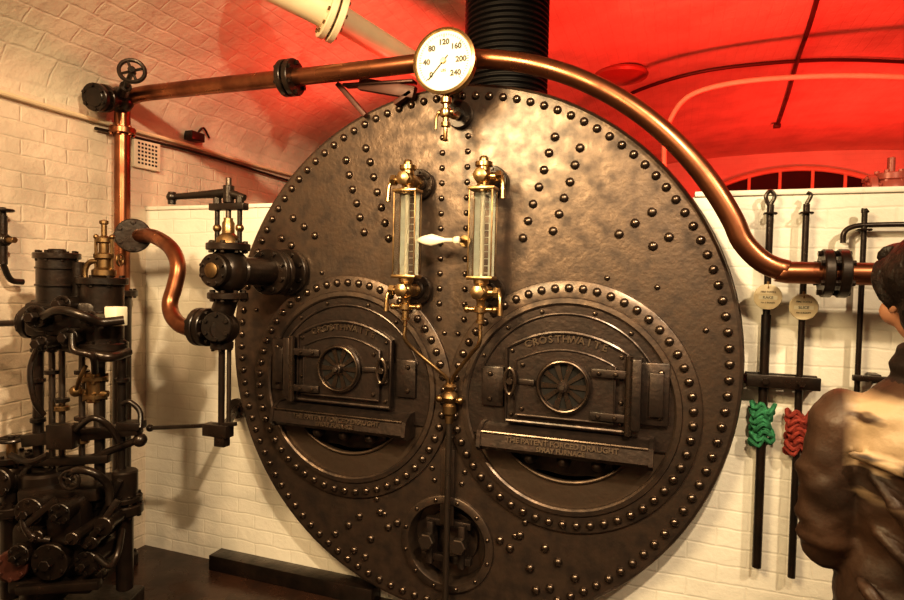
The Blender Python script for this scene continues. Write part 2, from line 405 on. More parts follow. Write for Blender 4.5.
# black flue hose rising from boiler
b=B('flue_pipe'); c=V((.068,.5,2.235)); prof=[(.21,0),(.21,.03),(.19,.035)]
z=.035
while c.z+z<vault(c.x):
    prof+=[(.188,z+.003),(.200,z+.010),(.200,z+.016),(.188,z+.023)]; z+=.026
prof=[(r,h) for r,h in prof if c.z+h<vault(c.x+.0)-.09]
b.lathe(c,(0,0,1),prof,rubber,48); b.done()

# ------------------------------------------------------------------ main steam pipe
b=B('steam_pipe'); py_=-.10; rp=.036
RA=1.163
pts=[V((-1.69,py_,2.17)),V((-1.69,py_,2.24)),V((-1.675,py_,2.285)),V((-1.62,py_,2.312)),V((-1.5,py_,2.32)),V((-1.1,py_,2.32)),V((-.7,py_,2.318)),V((-.35,py_,2.318)),V((-.1,py_,2.320))]
for k in range(1,20):
    t=pi/2-(pi/2-.40)*k/19; pts.append(V((RA*math.cos(t),py_,BC+RA*math.sin(t))))
pts+=[V((1.13,py_,1.545)),V((1.20,py_,1.515)),V((1.30,py_,1.508)),V((2.4,py_,1.508)),V((3.55,py_,1.508))]
b.tube(pts,rp,copper,20,sm=4)
b.tube([(-1.69,py_,2.2),(-1.69,py_,1.9),(-1.69,py_,1.35)],rp,copper,18,sm=1)
b.cyl((-1.69,py_,1.36),(-1.69,py_,.06),.042,black); b.flange((-1.69,py_,1.36),(0,0,1),.07,.03,black)
b.flange((-1.69,py_,.03),(0,0,1),.075,.06,black)
for o in (-.018,.018): b.flange((-.73+o,py_,2.318),(1,0,0),.078,.026,black,6,.01)
p=W(834,273,y=py_)
for o in (-.022,.022): b.flange((p.x+o,py_,1.508),(1,0,0),.078,.03,black,6,.01)
b.flange((-1.69,py_,2.15),(0,0,1),.060,.03,copper)
# isolating valve at wall end
vb0=V((-1.67,py_-.03,2.29)); b.sph(vb0,.062,black)
pv=W(93,97,d=2.75); ax=(vb0-pv)
b.cyl(vb0,pv+ax*.15,.042,black); b.flange(pv+ax*.10,ax,.063,.028,black,6,.009); b.flange(pv+ax*.40,ax,.063,.028,black,6,.009)
b.cyl(pv,pv+ax*.15,.045,black)
hc=W(132,71,d=2.68); ha=(hc-vb0).normalized(); 
b.cyl(vb0,vb0+(hc-vb0)*.5,.026,black); b.cyl(vb0,hc+ha*.02,.011,black)
b.wheel(hc,(ha+V((.3,-.8,.2))).normalized(),.052,black,.009,4)
# bent branch to the check valve
fl=W(133,236,y=-.16)
b.cyl((-1.69,py_,fl.z),(fl.x,fl.y,fl.z),.045,black); b.flange(fl,(.5,-.5,0),.078,.03,black,6,.011); b.flange(fl+V((.035,-.03,0)),(.5,-.5,0),.078,.03,black,6,.011)
VY=-.37
vb=W(222,328,y=VY)
cp=[fl,W(152,236,y=-.20),W(170,247,y=-.25),W(178,265,y=-.28),W(175,285,y=-.30),W(170,303,y=-.32),W(173,317,y=-.34),W(185,327,y=-.36),V((vb.x-.07,VY,vb.z+.0))]
b.tube(cp,.033,copper,18,sm=5)
b.done()
b=B('pipe_bracket')
b.bar(W(338,84,y=-.03),W(366,116,y=-.03),.03,.02,brownp); b.bar(W(360,84,y=-.03),W(415,93,y=-.03),.03,.05,brownp); b.bar(W(412,92,y=-.03),W(395,104,y=-.03),.03,.02,brownp)
b.bar(W(345,86,y=-.03),W(415,82,y=-.03),.05,.012,brownp)
b.done()

# ------------------------------------------------------------------ feed check valve
b=B('feed_check_valve'); nx,nz=-.785,1.478
b.flange((nx,-.027,nz),Y,.105,.03,black,8,.011); b.cyl((nx,-.002,nz),(nx,-.36,nz),.058,black)
for y in (-.12,-.155): b.flange((nx,y,nz),Y,.10,.028,black,8,.011)
vx=W(228,272,y=VY).x; 
b.cyl((nx,-.2,nz),(vx,VY,nz),.055,black)
b.sph((vx,VY,nz),.088,black,20,12,(1,1,1.05))
b.flange((vx,VY-.07,nz),Y,.066,.04,black,8,.008); b.lathe((vx,VY-.09,nz),(0,-1,0),[(.030,0),(.030,.008),(.02,.012),(0,.012)],obrass,24)
b.flange((vx,VY,nz+.095),(0,0,1),.085,.028,black,8,.010); b.flange((vx,VY,nz-.10),(0,0,1),.078,.026,black,8,.010)
b.lathe((vx,VY,nz+.10),(0,0,1),[(.05,0),(.045,.03),(.024,.05),(.024,.09),(.018,.1),(.018,.11),(0,.11)],obrass,20)
for s in (-1,1):
    b.cyl((vx+s*.055,VY,nz+.10),(vx+s*.055,VY,nz+.27),.010,black,10); b.sph((vx+s*.055,VY,nz+.17),.017,obrass)
    b.cyl((vx+s*.055,VY,nz+.255),(vx+s*.055,VY,nz+.295),.016,black,6)
b.bar((vx-.085,VY,nz+.255),(vx+.085,VY,nz+.255),.035,.028,black)
b.cyl((vx,VY,nz+.15),(vx,VY,nz+.37),.011,steel,10); b.cyl((vx,VY,nz+.27),(vx,VY,nz+.34),.022,black)
top=V((vx,VY,nz+.31)); le=W(172,197,y=VY-.02)
b.tube([top+V((.07,.01,-.02)),top,(top+le)/2,le],[.014,.020,.015,.012],black,10,sm=1); b.sph(le,.022,black); b.cyl(le+V((0,0,-.03)),le+V((0,0,.02)),.016,black)
# lower angle body
b.cyl((vx,VY,nz-.1),(vb.x,VY,vb.z+.06),.045,black); b.sph(vb,.068,black,18,10)
b.cyl(vb,vb+V((-.09,0,0)),.05,black); b.flange(vb+V((-.075,0,0)),(1,0,0),.078,.028,black,8,.010); b.flange(vb+V((-.108,0,0)),(1,0,0),.078,.028,black,8,.010)
b.cyl(vb,vb+V((.05,-.06,0)),.045,black); b.flange(vb+V((.03,-.06,.01)),(.3,-1,0),.06,.03,black,6,.009)
b.flange(vb+V((0,0,-.07)),(0,0,1),.045,.03,black,6,.007)
lo=W(217,430,y=VY)
b.cyl(vb+V((0,0,-.06)),V((vb.x,VY,lo.z)),.013,black,12); b.cyl(vb+V((.028,.01,-.06)),V((vb.x+.028,VY+.01,lo.z)),.009,steel,10)
lz=lo.z
b.bar(W(150,428,y=VY),W(236,424,y=VY),.018,.016,black); b.box(W(218,430,y=VY),(.12,.05,.05),black); b.box(W(222,440,y=VY),(.05,.04,.05),black)
b.bar((vb.x-.02,VY,lz-.03),(-1.16,.105,lz-.03),.025,.03,black); b.flange((-1.16,.10,lz-.03),Y,.05,.02,black,4,.006)
b.sph(W(150,428,y=VY),.016,black)
b.done()

# ------------------------------------------------------------------ water gauges
def gauge(name,xc,s):
    b=B(name); y=-.14; zt,zb=1.853,1.415
    mx_=xc
    for z in (zt,zb):
        b.flange((mx_,-.022,z),Y,.062,.024,black,6,.008); b.cyl((mx_,-.02,z),(mx_,-.05,z),.036,black)
        b.lathe((mx_,-.04,z),(0,-1,0),[(.026,0),(.026,.02),(.018,.03),(.018,.05),(.028,.055),(.028,.085),(.02,.09),(.02,.1)],brass,16)
        b.sph((mx_,y,z),.034,brass,16,10)
        b.lathe((mx_,y,z),(0,-1,0),[(.024,0),(.024,.04),(.028,.042),(.028,.055),(.012,.062),(0,.062)],brass,6)
        b.cyl((mx_,y,z),(mx_+s*.065,y,z),.015,brass,12); b.cyl((mx_+s*.05,y,z),(mx_+s*.072,y,z),.022,brass,6)
        b.tube([(mx_+s*.07,y,z),(mx_+s*.078,y-.01,z-.03),(mx_+s*.080,y-.012,z-.085)],[.008,.008,.011],brass,10)
    b.lathe((mx_,y,zt),(0,0,1),[(.025,.02),(.025,.035),(.034,.04),(.034,.055),(.018,.06),(.018,.07),(.012,.078),(0,.08)],brass,12)
    b.lathe((mx_,y,zt),(0,0,-1),[(.022,.02),(.022,.03),(.030,.034),(.030,.055),(.02,.058)],brass,12)
    b.lathe((mx_,y,zb),(0,0,1),[(.022,.02),(.022,.03),(.030,.034),(.030,.055),(.02,.058)],brass,12)
    b.lathe((mx_,y,zb),(0,0,-1),[(.022,.02),(.016,.04),(.016,.05),(.026,.055),(.026,.075),(.014,.08),(.014,.105),(.018,.107),(.018,.118),(.008,.12),(.008,.142)],brass,12)
    b.cyl((mx_-.05,y,zb-.065),(mx_+.05,y,zb-.065),.010,brass,10)
    for e in (-1,1): b.sph((mx_+e*.055,y,zb-.065),.014,brass)
    # protector box of thick glass plates round the gauge tube
    za,zc=zb+.055,zt-.045; w=.045;d=.03
    for e in (-1,1):
        for g in (-1,1): b.bar((mx_+e*w,y+g*d,za),(mx_+e*w,y+g*d,zc),.006,.006,obrass)
    for z in (za,zc): b.box((mx_,y,z),(2*w+.014,2*d+.014,.014),brass)
    b.cyl((mx_,y,za),(mx_,y,zc),.009,white,12)
    for k in (-.029,.029): b.box((mx_+k,y+d*.8,(za+zc)/2),(.022,.002,zc-za),strip,bev=0)
    for k in range(12): b.box((mx_,y+d*.8,za+.02+k*(zc-za-.04)/11),(.07,.0015,.003),strip,bev=0)
    b.box((mx_,y-d,(za+zc)/2),(2*w,.003,zc-za-.01),glass,bev=0)
    for e in (-1,1): b.box((mx_+e*w,y,(za+zc)/2),(.003,2*d,zc-za-.01),glass,bev=0)
    b.done()
gauge('water_gauge',-.145,-1); gauge('water_gauge',.168,1)
b=B('gauge_drain_pipe')
b.tube([(-.145,-.14,1.27),(-.145,-.14,1.22),(-.11,-.11,1.17),(-.03,-.08,1.10),(.005,-.055,1.06),(.01,-.05,1.02)],.008,obrass,10)
b.tube([(.168,-.14,1.27),(.165,-.14,1.22),(.12,-.11,1.17),(.06,-.08,1.10),(.030,-.055,1.06),(.025,-.05,1.02)],.008,obrass,10)
b.lathe((.017,-.05,1.04),(0,0,-1),[(0,0),(.022,0),(.03,.01),(.024,.02),(.018,.03),(.03,.04),(.036,.055),(.03,.07),(.02,.08),(.028,.09),(.028,.12),(.018,.13),(.018,.16),(0,.16)],obrass,16)
for s in (-1,1): b.cyl((.017,-.05,.975),(.017+s*.04,-.05,.975),.012,obrass,10); b.sph((.017+s*.045,-.05,.975),.016,obrass)
b.cyl((.017,-.05,.89),(.017,-.05,.02),.013,steel,12)
b.cyl((.017,-.05,.04),(.017,-.05,.0),.03,steel,12)
b.bar((.017,-.05,.82),(.017,-.012,.82),.03,.012,steel); b.bar((.017,-.05,.985),(.017,-.001,.985),.02,.02,obrass)
b.done()
b=B('test_cock_lever')
b.lathe(W(414,240,y=-.13),(1,0,0),[(0,0),(.006,.015),(.016,.04),(.024,.075),(.017,.10),(.008,.13),(.007,.165),(.014,.17),(.014,.19),(0,.195)],cream,16,sx=.5,sy=1)
p=W(455,239,y=-.13); b.cyl((p.x,-.001,p.z),(p.x,-.135,p.z),.010,brass,10); b.flange((p.x,-.009,p.z),Y,.024,.012,brass,4,.002)
b.done()

# ------------------------------------------------------------------ pressure gauge
b=B('pressure_gauge'); c=W(445,62,y=-.22); n=V((0,-1,0))
b.lathe(c+V((0,.045,0)),n,[(0,0),(.10,0),(.112,.008),(.114,.045),(.122,.05),(.122,.062),(.112,.066),(.108,.058),(0,.058)],brass,48)
b.lathe(c+V((0,-.0135,0)),n,[(.109,0),(0,.0004)],white,48)
fy=c.y-.0155
for i in range(49):
    t=math.radians(225-270*i/48); big=(i%8==0); r1=.098; r2=.086 if big else .092
    d=V((math.cos(t),0,math.sin(t))); q=V((c.x,fy,c.z))
    b.bar(q+d*r2,q+d*r1,.0012,.0026 if big else .0013,inkm,up=(0,1,0),bev=0)
for i,lab in enumerate(['0','40','80','120','160','200','240']):
    t=math.radians(225-270*i/6); b.text(lab,.028,(c.x+.068*math.cos(t),fy,c.z+.068*math.sin(t)),inkm,ext=.0004,off=.0009)
t=math.radians(228); d=V((math.cos(t),0,math.sin(t))); q=V((c.x,fy-.002,c.z))
b.bar(q-d*.025,q+d*.088,.002,.005,inkm,up=(0,1,0),bev=0); b.cyl(q+V((0,.002,0)),q+V((0,-.006,0)),.010,brass,14)
b.text('LBS',.014,(c.x,fy,c.z-.035),inkm,ext=.0003)
zz=c.z-.115
b.lathe((c.x,c.y+.02,zz),(0,0,-1),[(.014,-.02),(.014,.01),(.022,.012),(.022,.03),(.012,.035),(.012,.05),(.02,.052),(.024,.065),(.02,.08),(.012,.085),(.012,.1),(.018,.102),(.018,.118),(.008,.12),(.008,.165),(.012,.17),(0,.175)],brass,14)
hz=zz-.065; yy=c.y+.02
b.cyl((c.x-.03,yy,hz),(c.x+.03,yy,hz),.010,brass,10)
mp=W(461,116,y=0)
b.tube([(c.x,yy,hz),(c.x+.02,yy+.05,hz-.005),(mp.x,-.04,mp.z)],.012,brass,12); b.flange((mp.x,-.018,mp.z),Y,.055,.03,black,6,.002); b.cyl((mp.x,-.002,mp.z),(mp.x,-.06,mp.z),.025,black)
b.tube([(c.x-.03,yy,hz),(c.x-.038,yy,hz-.02),(c.x-.04,yy,hz-.06)],.006,brass,8)
b.done()

# ------------------------------------------------------------------ steam pump, left
b=B('steam_pump'); D=2.3
Q=lambda px,py,d=D: W(px,py,d=d)
def vc(px,y0,y1,rpx,m=black,d=D,seg=22):
    p=Q(px,y0,d); q=Q(px,y1,d); b.cyl((p.x,p.y,q.z),(p.x,p.y,p.z),rpx*d/FPX,m,seg)
def vf(px,py,rpx,th,m=black,d=D,nb=8):
    p=Q(px,py,d); b.flange(p,(0,0,1),rpx*d/FPX,th*d/FPX,m,nb,.009)
VX=(V((RT.x,RT.y,0))).normalized(); VN=V((f.x,f.y,0)).normalized()
# twin steam cylinders
vc(57,255,330,18); vf(57,256,21,6); vf(57,326,22,8)
for y in (268,285,302): vf(57,y,19.2,2,nb=0)
vc(102,278,352,20); vf(102,281,24,7); vf(102,346,24,8); vc(57,249,256,8); vc(102,270,280,9)
vc(78,262,335,6); vc(38,300,345,6)
# valve chest with round bosses
b.bar(Q(36,318),Q(106,318),.15,.13,black,bev=.02)
for px,py,rr in ((44,316,.9),(70,304,.7),(76,336,.75),(98,318,.6),(50,342,.55)):
    p=Q(px,py,D-.08); b.cyl(p+VN*.08,p-VN*.05,.040*rr,black); b.flange(p-VN*.04,VN,.047*rr,.02,black,6,.006); b.cyl(p-VN*.05,p-VN*.085,.018,black,6)
b.cyl(Q(22,322),Q(38,322),.05,black); b.flange(Q(30,322),VX,.062,.025,black,6,.008); b.cyl(Q(-60,325),Q(22,323),.012,black,10)
b.box(Q(116,316,D-.06),(.06,.05,.07),cream)
# pipework around the chest
b.tube([Q(44,316,D-.14),Q(60,310,D-.18),Q(84,316,D-.18),Q(100,322,D-.14),Q(124,320,D-.1)],.016,black,10)
b.tube([Q(60,345),Q(85,352,D-.1),Q(110,357,D-.1),Q(128,352)],.018,black,12)
b.tube([Q(72,334,D-.15),Q(74,350,D-.16),Q(92,356,D-.15),Q(95,372,D-.08)],.012,black,10)
b.tube([Q(38,345,D-.05),Q(30,370,D-.08),Q(34,400,D-.08),Q(44,415,D-.05)],.010,black,8)
# columns
for px,w,y0,y1 in ((38,5,330,480),(62,3,330,470),(82,3,350,470),(122,4,340,500),(52,3,330,480),(100,5,350,500)): vc(px,y0,y1,w,black if w!=3 else steel)
for px,y in ((38,350),(38,380),(38,420),(62,400),(82,372),(82,418),(122,380),(122,430),(100,360),(52,372)): vf(px,y,7,4,nb=0)
# brass lubricator & relief valve
p=Q(104,278); 
b.lathe(p,(0,0,1),[(.03,0),(.042,.01),(.042,.03),(.024,.04),(.024,.07),(.036,.075),(.036,.09),(.018,.095),(.018,.13),(.028,.135),(.028,.15),(.010,.16),(.010,.20),(.016,.205),(.016,.215),(0,.22)],obrass,16)
for s in (-1,1): b.cyl(p+VX*s*.03+V((0,0,.03)),p+VX*s*.03+V((0,0,.15)),.006,obrass,8); b.sph(p+VX*s*.03+V((0,0,.155)),.010,obrass)
b.tube([p+V((0,0,.06)),p-VX*.05+V((0,0,.06)),p-VX*.07+V((0,0,.03)),p-VX*.07+V((0,0,-.02))],.010,obrass,10)
b.wheel(p+VX*.06+V((0,0,.07)),VX,.022,obrass,.004)
# brass glands and cocks
vc(95,372,402,8,obrass); vf(95,378,12,4,obrass,nb=4); vf(95,396,11,4,obrass,nb=4)
b.cyl(Q(74,392),Q(108,394),.013,obrass); b.sph(Q(76,391,D-.03),.022,obrass); b.tube([Q(76,390,D-.04),Q(80,378,D-.09),Q(86,366,D-.1)],.007,obrass)
vf(62,408,7,5,obrass,nb=0); vf(82,440,7,6,obrass,nb=0)
vc(98,402,430,4,steel)
b.sph(Q(52,345,D-.05),.030,black)
# cross bars
b.bar(Q(25,440),Q(140,428),.05,.045,black); b.bar(Q(50,436,D-.05),Q(76,436,D-.05),.05,.09,black)
b.bar(Q(28,462),Q(110,458),.04,.03,black)
b.cyl(Q(60,470),Q(138,440),.014,black,10); b.sph(Q(140,440),.026,black); b.bar(Q(120,425),Q(143,425),.06,.03,black)
b.tube([Q(140,428,D-.02),Q(140,412,D),Q(130,402,D),Q(122,404,D)],.010,black,10)
b.tube([Q(76,430,D-.06),Q(92,418,D-.1),Q(108,425,D-.08),Q(118,440,D-.04)],.011,black,10)
# water end
vc(45,470,600,22,black); b.bar(Q(28,540),Q(100,540),.20,.20,black,bev=.03)
b.bar(Q(35,488),Q(112,486),.2,.05,black,bev=.01); b.bar(Q(30,572),Q(108,572),.24,.05,black,bev=.01)
b.bar(Q(52,520,D-.10),Q(88,520,D-.10),.08,.16,black,bev=.015)
for px,py,r,dd in ((40,506,.040,0),(70,508,.030,-.05),(60,555,.052,0),(96,556,.034,0),(30,548,.030,0),(112,520,.026,0),(82,532,.018,-.05),(100,536,.020,0),(48,530,.018,0)):
    p=Q(px,py,D-.1+dd); b.cyl(p+VN*.1,p-VN*.05,r,black); b.flange(p-VN*.05,VN,r*1.25,.022,black,6 if r>.028 else 0,.007); b.cyl(p-VN*.06,p-VN*.09,r*.4,black,6)
for px in (45,78,100): vf(px,500,14,6,black,nb=6); vc(px,482,500,6)
vc(100,480,530,11); vc(125,470,505,12); vf(125,508,17,10); vf(125,498,16,5); vc(125,508,590,8)
b.tube([Q(62,478,D-.12),Q(78,470,D-.16),Q(96,474,D-.16),Q(108,486,D-.12),Q(110,505,D-.12)],.014,black,10)
b.tube([Q(30,500,D-.12),Q(24,520,D-.16),Q(32,536,D-.16),Q(50,540,D-.14)],.013,black,10)
b.wheel(Q(70,480,D-.16),VN,.032,black,.006)
b.bar(Q(20,530,D-.16),Q(56,500,D-.18),.016,.024,black); b.bar(Q(84,548,D-.16),Q(118,500,D-.14),.014,.022,black); b.bar(Q(18,590,D-.14),Q(100,584,D-.16),.03,.03,black)
b.tube([Q(96,556,D-.16),Q(110,566,D-.18),Q(118,552,D-.16),Q(122,530,D-.08)],.011,black,10)
# discharge valve at left
p=Q(12,476); b.sph(p,.068,black,18,10); b.flange(p+V((0,0,.07)),(0,0,1),.07,.025,black,8,.009); b.cyl(p,Q(50,480),.045,black); b.flange(p-VN*.07,VN,.055,.03,black,6,.009); b.flange(Q(32,478),VX,.06,.025,black,6,.008)
b.cyl(p+V((0,0,.07)),p+V((0,0,.13)),.018,obrass); b.wheel(p+V((0,0,.14)),(0,0,1),.045,black,.007); b.cyl(p-V((0,0,.05)),p-V((0,0,.46)),.040,black); b.flange(p-V((0,0,.12)),(0,0,1),.07,.03,black,8,.009)
b.sph(Q(14,565,D-.05),.06,brownp,18,10); b.flange(Q(14,565,D-.12),VN,.055,.03,brownp,6,.009); b.cyl(Q(14,565,D-.05),Q(45,565),.035,brownp)
b.flange(Q(8,510),(0,0,1),.07,.03,black,8,.009)
# lever linkage
b.tube([Q(10,455,D-.1),Q(30,462,D-.1),Q(48,455,D-.1)],.012,black,8)
b.cyl(Q(100,520,D-.05),Q(120,480,D-.05),.012,black,8)
# bedplate down to floor
cbd=Q(62,600); base=V((cbd.x,cbd.y,0))
rot=Matrix((VX,VN,V((0,0,1)))).transposed()
b.box(base+V((0,0,.10)),(.46,.34,.20),black,rot,.01); b.box(base+VX*.08+V((0,0,.04)),(.62,.42,.08),black,rot,.006)
for sx in (-1,1):
    for sy in (-1,1):
        q=base+VX*(.08+sx*.27)+VN*sy*.18; b.cyl(q+V((0,0,.07)),q+V((0,0,.105)),.016,steel,6)
b.done()

# small valve at extreme left
b=B('wall_valve'); p=W(3,240,x=-1.70)
b.cyl((XL+.001,p.y,p.z),(p.x+.03,p.y,p.z),.02,black); b.cyl(p+V((0,0,-.1)),p+V((0,0,.1)),.016,black); b.wheel(p+V((0,0,.12)),(0,0,1),.035,black,.006); b.cyl(p+V((0,0,.08)),p+V((0,0,.13)),.012,black)
b.cyl(p+V((-.05,0,0)),p+V((.07,0,0)),.012,obrass); b.sph(p,.03,black); b.tube([p+V((0,0,-.1)),p+V((0,.03,-.16)),p+V((.0,.08,-.17))],.012,black)
b.done()

# ------------------------------------------------------------------ left wall fittings
b=B('wall_vent'); p=W(144,155,x=XL); b.box((XL+.013,p.y,p.z),(.024,.17,.15),cream,bev=.004)
for i in range(6):
    for j in range(6): b.box((XL+.0255,p.y-.055+.022*i,p.z-.05+.02*j),(.002,.012,.010),dark,bev=0)
b.done()
b=B('electrical_cable')
b.tube([(XL+.022,y,2.185+.004*math.sin(y*5)) for y in [-4.4+.4*k for k in range(28)]],.011,paintw,8)
b.tube([(XL+.022,y,2.15+.010*math.sin(y*3.3)) for y in [-.2+.25*k for k in range(24)]],.008,black,8)
p=W(190,137,x=XL); b.box((XL+.032,p.y,p.z),(.06,.10,.05),black); b.tube([(XL+.03,p.y+.02,p.z+.02),(XL+.05,p.y+.05,p.z+.06),(XL+.03,p.y+.12,p.z+.02)],.006,black,8)
b.done()

# ------------------------------------------------------------------ ceiling things
b=B('ventilation_pipe')
A=Q(262,-22,2.55); C1=Q(333,14,2.7); C2=Q(418,66,3.3); C3=C2+(C2-C1)*.7
b.cyl(A,C1,.075,paintw,28); ax=(C1-A).normalized(); b.flange(C1-ax*.02,ax,.120,.03,paintw,10,.009,bm=obrass); b.flange(C1+ax*.02,ax,.120,.03,paintw,10,.009,bm=obrass)
b.cyl(C1,C3,.060,paintw,24); b.cyl(C3,V((C3.x,C3.y,2.25)),.060,paintw,24); b.sph(C3,.061,paintw)
b.cyl(A,A+V((0,0,vault(A.x)-A.z-.01)),.075,paintw,24); b.sph(A,.076,paintw)
b.done()
b=B('ceiling_light'); p=hitv(620,72,.0); b.lathe((p.x,p.y,vault(p.x)-.005),(0,0,-1),[(0,0),(.21,0),(.22,.02),(.21,.04),(.13,.06),(0,.07)],redp,36); b.done()
b=B('ceiling_conduit')
b.tube([hitv(x,y) for x,y in ((822,-20),(817,0),(808,30),(797,62),(788,95),(778,125))],.016,brownp,10); b.box(hitv(777,126,.04),(.07,.07,.04),brownp)
b.tube([hitv(x,y) for x,y in ((610,103),(650,86),(700,72),(760,64),(830,60),(904,62),(960,66))],.014,brownp,10)
b.done()
b=B('water_pipe'); 
yq=2.3
b.tube([(W(664,160,y=yq).x,yq,.0),W(664,230,y=yq),W(664,150,y=yq),W(667,128,y=yq),W(680,104,y=yq),W(700,91,y=yq),W(740,82,y=yq),W(800,77,y=yq),W(870,76,y=yq),W(960,80,y=yq)],.018,paintw,12); b.done()
b=B('stop_valve'); p=W(890,192,y=.6)
b.cyl((p.x,p.y,0),(p.x,p.y,p.z-.05),.05,redp); b.sph(p,.07,redp); b.flange(p+V((0,0,-.07)),(0,0,1),.085,.03,redp,8,.01); b.flange(p+V((-.07,0,0)),(1,0,0),.07,.03,redp,8,.01); b.flange(p+V((0,0,.06)),(0,0,1),.06,.03,redp,6,.01)
b.cyl(p,p+V((.8,0,0)),.05,redp); b.cyl(p+V((0,0,.05)),p+V((0,0,.14)),.014,redp); b.flange(p+V((.10,0,0)),(1,0,0),.085,.03,redp,8,.01)
b.done()

# ------------------------------------------------------------------ hung fire irons
ty=.075
def L(px,py,y=ty): return W(px,py,y=y)
b=B('stoking_iron')
top=L(770,205); bot=L(757,567); x=(top.x+bot.x)/2
b.tube([(x,ty,top.z),(x,ty,1.35)],.012,black,12,sm=1); b.tube([(x,ty,1.36),(x,ty,bot.z)],.016,black,12,sm=1)
b.tube([(x,ty,top.z),(x+.012,ty,top.z+.03),(x-.002,ty,top.z+.05),(x-.016,ty,top.z+.03),(x-.006,ty,top.z)],.007,black,8)
x1=x; b.done()
b=B('stoking_iron'); top=L(808,204); bot=L(790,577); x=(top.x+bot.x)/2
b.tube([(x,ty,top.z),(x,ty,bot.z)],.011,black,12,sm=1); b.tube([(x,ty,top.z),(x+.012,ty,top.z+.03),(x,ty,top.z+.04)],.007,black,8); b.tube([(x,ty,1.1),(x,ty,bot.z)],.013,black,12,sm=1)
x2=x; b.done()
b=B('hooked_poker'); top=L(857,225); bot=L(864,392); x3=(top.x+bot.x)/2
b.tube([(x3,ty,bot.z),(x3,ty,top.z),(x3-.002,ty,top.z+.04),(x3+.008,ty,top.z+.05)],.009,black,10)
b.tube([L(843,243),L(844,233),L(852,227),L(870,225),L(930,224)],.009,black,10); b.tube([L(930,224),(L(930,224).x+.01,ty,.9)],.009,black,10)
b.done()
b=B('tool_rack')
zr=L(782,381).z
b.bar((x1-.06,ty-.030,zr),(x2+.06,ty-.030,zr),.014,.045,black)
b.bar((x1-.06,ty+.030,zr),(x2+.06,ty+.030,zr),.012,.045,black)
for xx_ in (x1-.05,(x1+x2)/2,x2+.05): b.bar((xx_,ty-.03,zr),(xx_,.118,zr),.02,.03,black)
for i,xx_ in enumerate((x1,x2)): b.cyl((xx_,ty-.03,zr),(xx_,ty-.05,zr),.012,black,6)
b.bar((x3-.02,ty-.02,L(870,378).z),(x3+.35,ty-.02,L(870,378).z),.02,.02,black); b.bar((x3+.05,ty-.02,L(870,378).z),(x3+.05,.118,L(870,378).z),.03,.03,black)
for xx_,zt_ in ((x1,1.72),(x2,1.72),(x3,1.66)): b.cyl((xx_,ty+.014,zt_),(xx_,.118,zt_),.008,black,8); b.tube([(xx_-.018,ty+.014,zt_),(xx_-.016,ty-.018,zt_),(xx_+.016,ty-.018,zt_),(xx_+.018,ty+.014,zt_)],.004,black,6)
b.done()
for xx_,py in ((x1,297),(x2,307)):
    b=B('label_tag'); z=W(768 if xx_==x1 else 802,py,y=ty-.02).z
    b.lathe((xx_-.0,ty-.020,z),(0,-1,0),[(0,0),(.044,0),(.046,.002),(.044,.005),(0,.005)],tagm,28)
    b.box((xx_,ty-.0255,z-.002),(.06,.001,.014),white,bev=0); b.text('RAKE' if xx_==x1 else 'SLICE',.014,(xx_,ty-.0265,z-.002),inkm,ext=.0003)
    b.text('FIRE TOOLS',.009,(xx_,ty-.0260,z+.018),inkm,ext=.0003); b.text('No 2 BOILER',.008,(xx_,ty-.0260,z-.02),inkm,ext=.0003)
    b.tube([(xx_,ty-.022,z+.03),(xx_,ty-.018,z+.055)],.005,obrass,6); b.done()
for nm,xx_,py,mt in (('green_rope_coil',x1,425,greenr),('red_rope_coil',x2,430,redr)):
    b=B(nm); z0=L(770,py).z; pts=[]
    for k in range(150):
        t=k*.42; h=(k/150-.5)
        rr=.026+.009*math.sin(k*.9)+.006*random.random()
        pts.append(V((xx_+rr*math.cos(t),ty+rr*.85*math.sin(t),z0+h*.14+.012*math.sin(k*1.7)+(.05*math.sin(k*.21)*.4))))
    b.tube(pts,.0075,mt,7,sm=2); b.done()

# ------------------------------------------------------------------ person
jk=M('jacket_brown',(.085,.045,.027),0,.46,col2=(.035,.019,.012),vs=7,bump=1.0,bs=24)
# cream highlights painted into the jacket colour across the shoulders (garment coordinates)
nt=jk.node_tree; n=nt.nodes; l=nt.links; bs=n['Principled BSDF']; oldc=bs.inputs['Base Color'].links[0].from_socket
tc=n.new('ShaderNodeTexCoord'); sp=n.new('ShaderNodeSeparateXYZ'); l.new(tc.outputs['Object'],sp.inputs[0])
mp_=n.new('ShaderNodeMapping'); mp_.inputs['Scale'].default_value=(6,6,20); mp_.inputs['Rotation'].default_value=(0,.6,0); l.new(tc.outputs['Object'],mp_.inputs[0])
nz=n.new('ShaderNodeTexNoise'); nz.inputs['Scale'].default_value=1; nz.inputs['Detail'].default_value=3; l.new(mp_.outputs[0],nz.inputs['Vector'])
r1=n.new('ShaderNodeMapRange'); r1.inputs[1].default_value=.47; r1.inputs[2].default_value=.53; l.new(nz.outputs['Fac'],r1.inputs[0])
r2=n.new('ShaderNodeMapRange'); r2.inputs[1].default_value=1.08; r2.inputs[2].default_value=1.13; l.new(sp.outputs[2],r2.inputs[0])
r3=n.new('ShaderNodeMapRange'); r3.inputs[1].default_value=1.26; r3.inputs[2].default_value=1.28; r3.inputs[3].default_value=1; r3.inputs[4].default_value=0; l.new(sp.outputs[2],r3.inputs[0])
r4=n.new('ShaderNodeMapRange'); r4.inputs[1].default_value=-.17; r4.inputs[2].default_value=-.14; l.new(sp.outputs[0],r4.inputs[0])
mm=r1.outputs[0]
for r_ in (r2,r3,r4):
    m2=n.new('ShaderNodeMath'); m2.operation='MULTIPLY'; l.new(mm,m2.inputs[0]); l.new(r_.outputs[0],m2.inputs[1]); mm=m2.outputs[0]
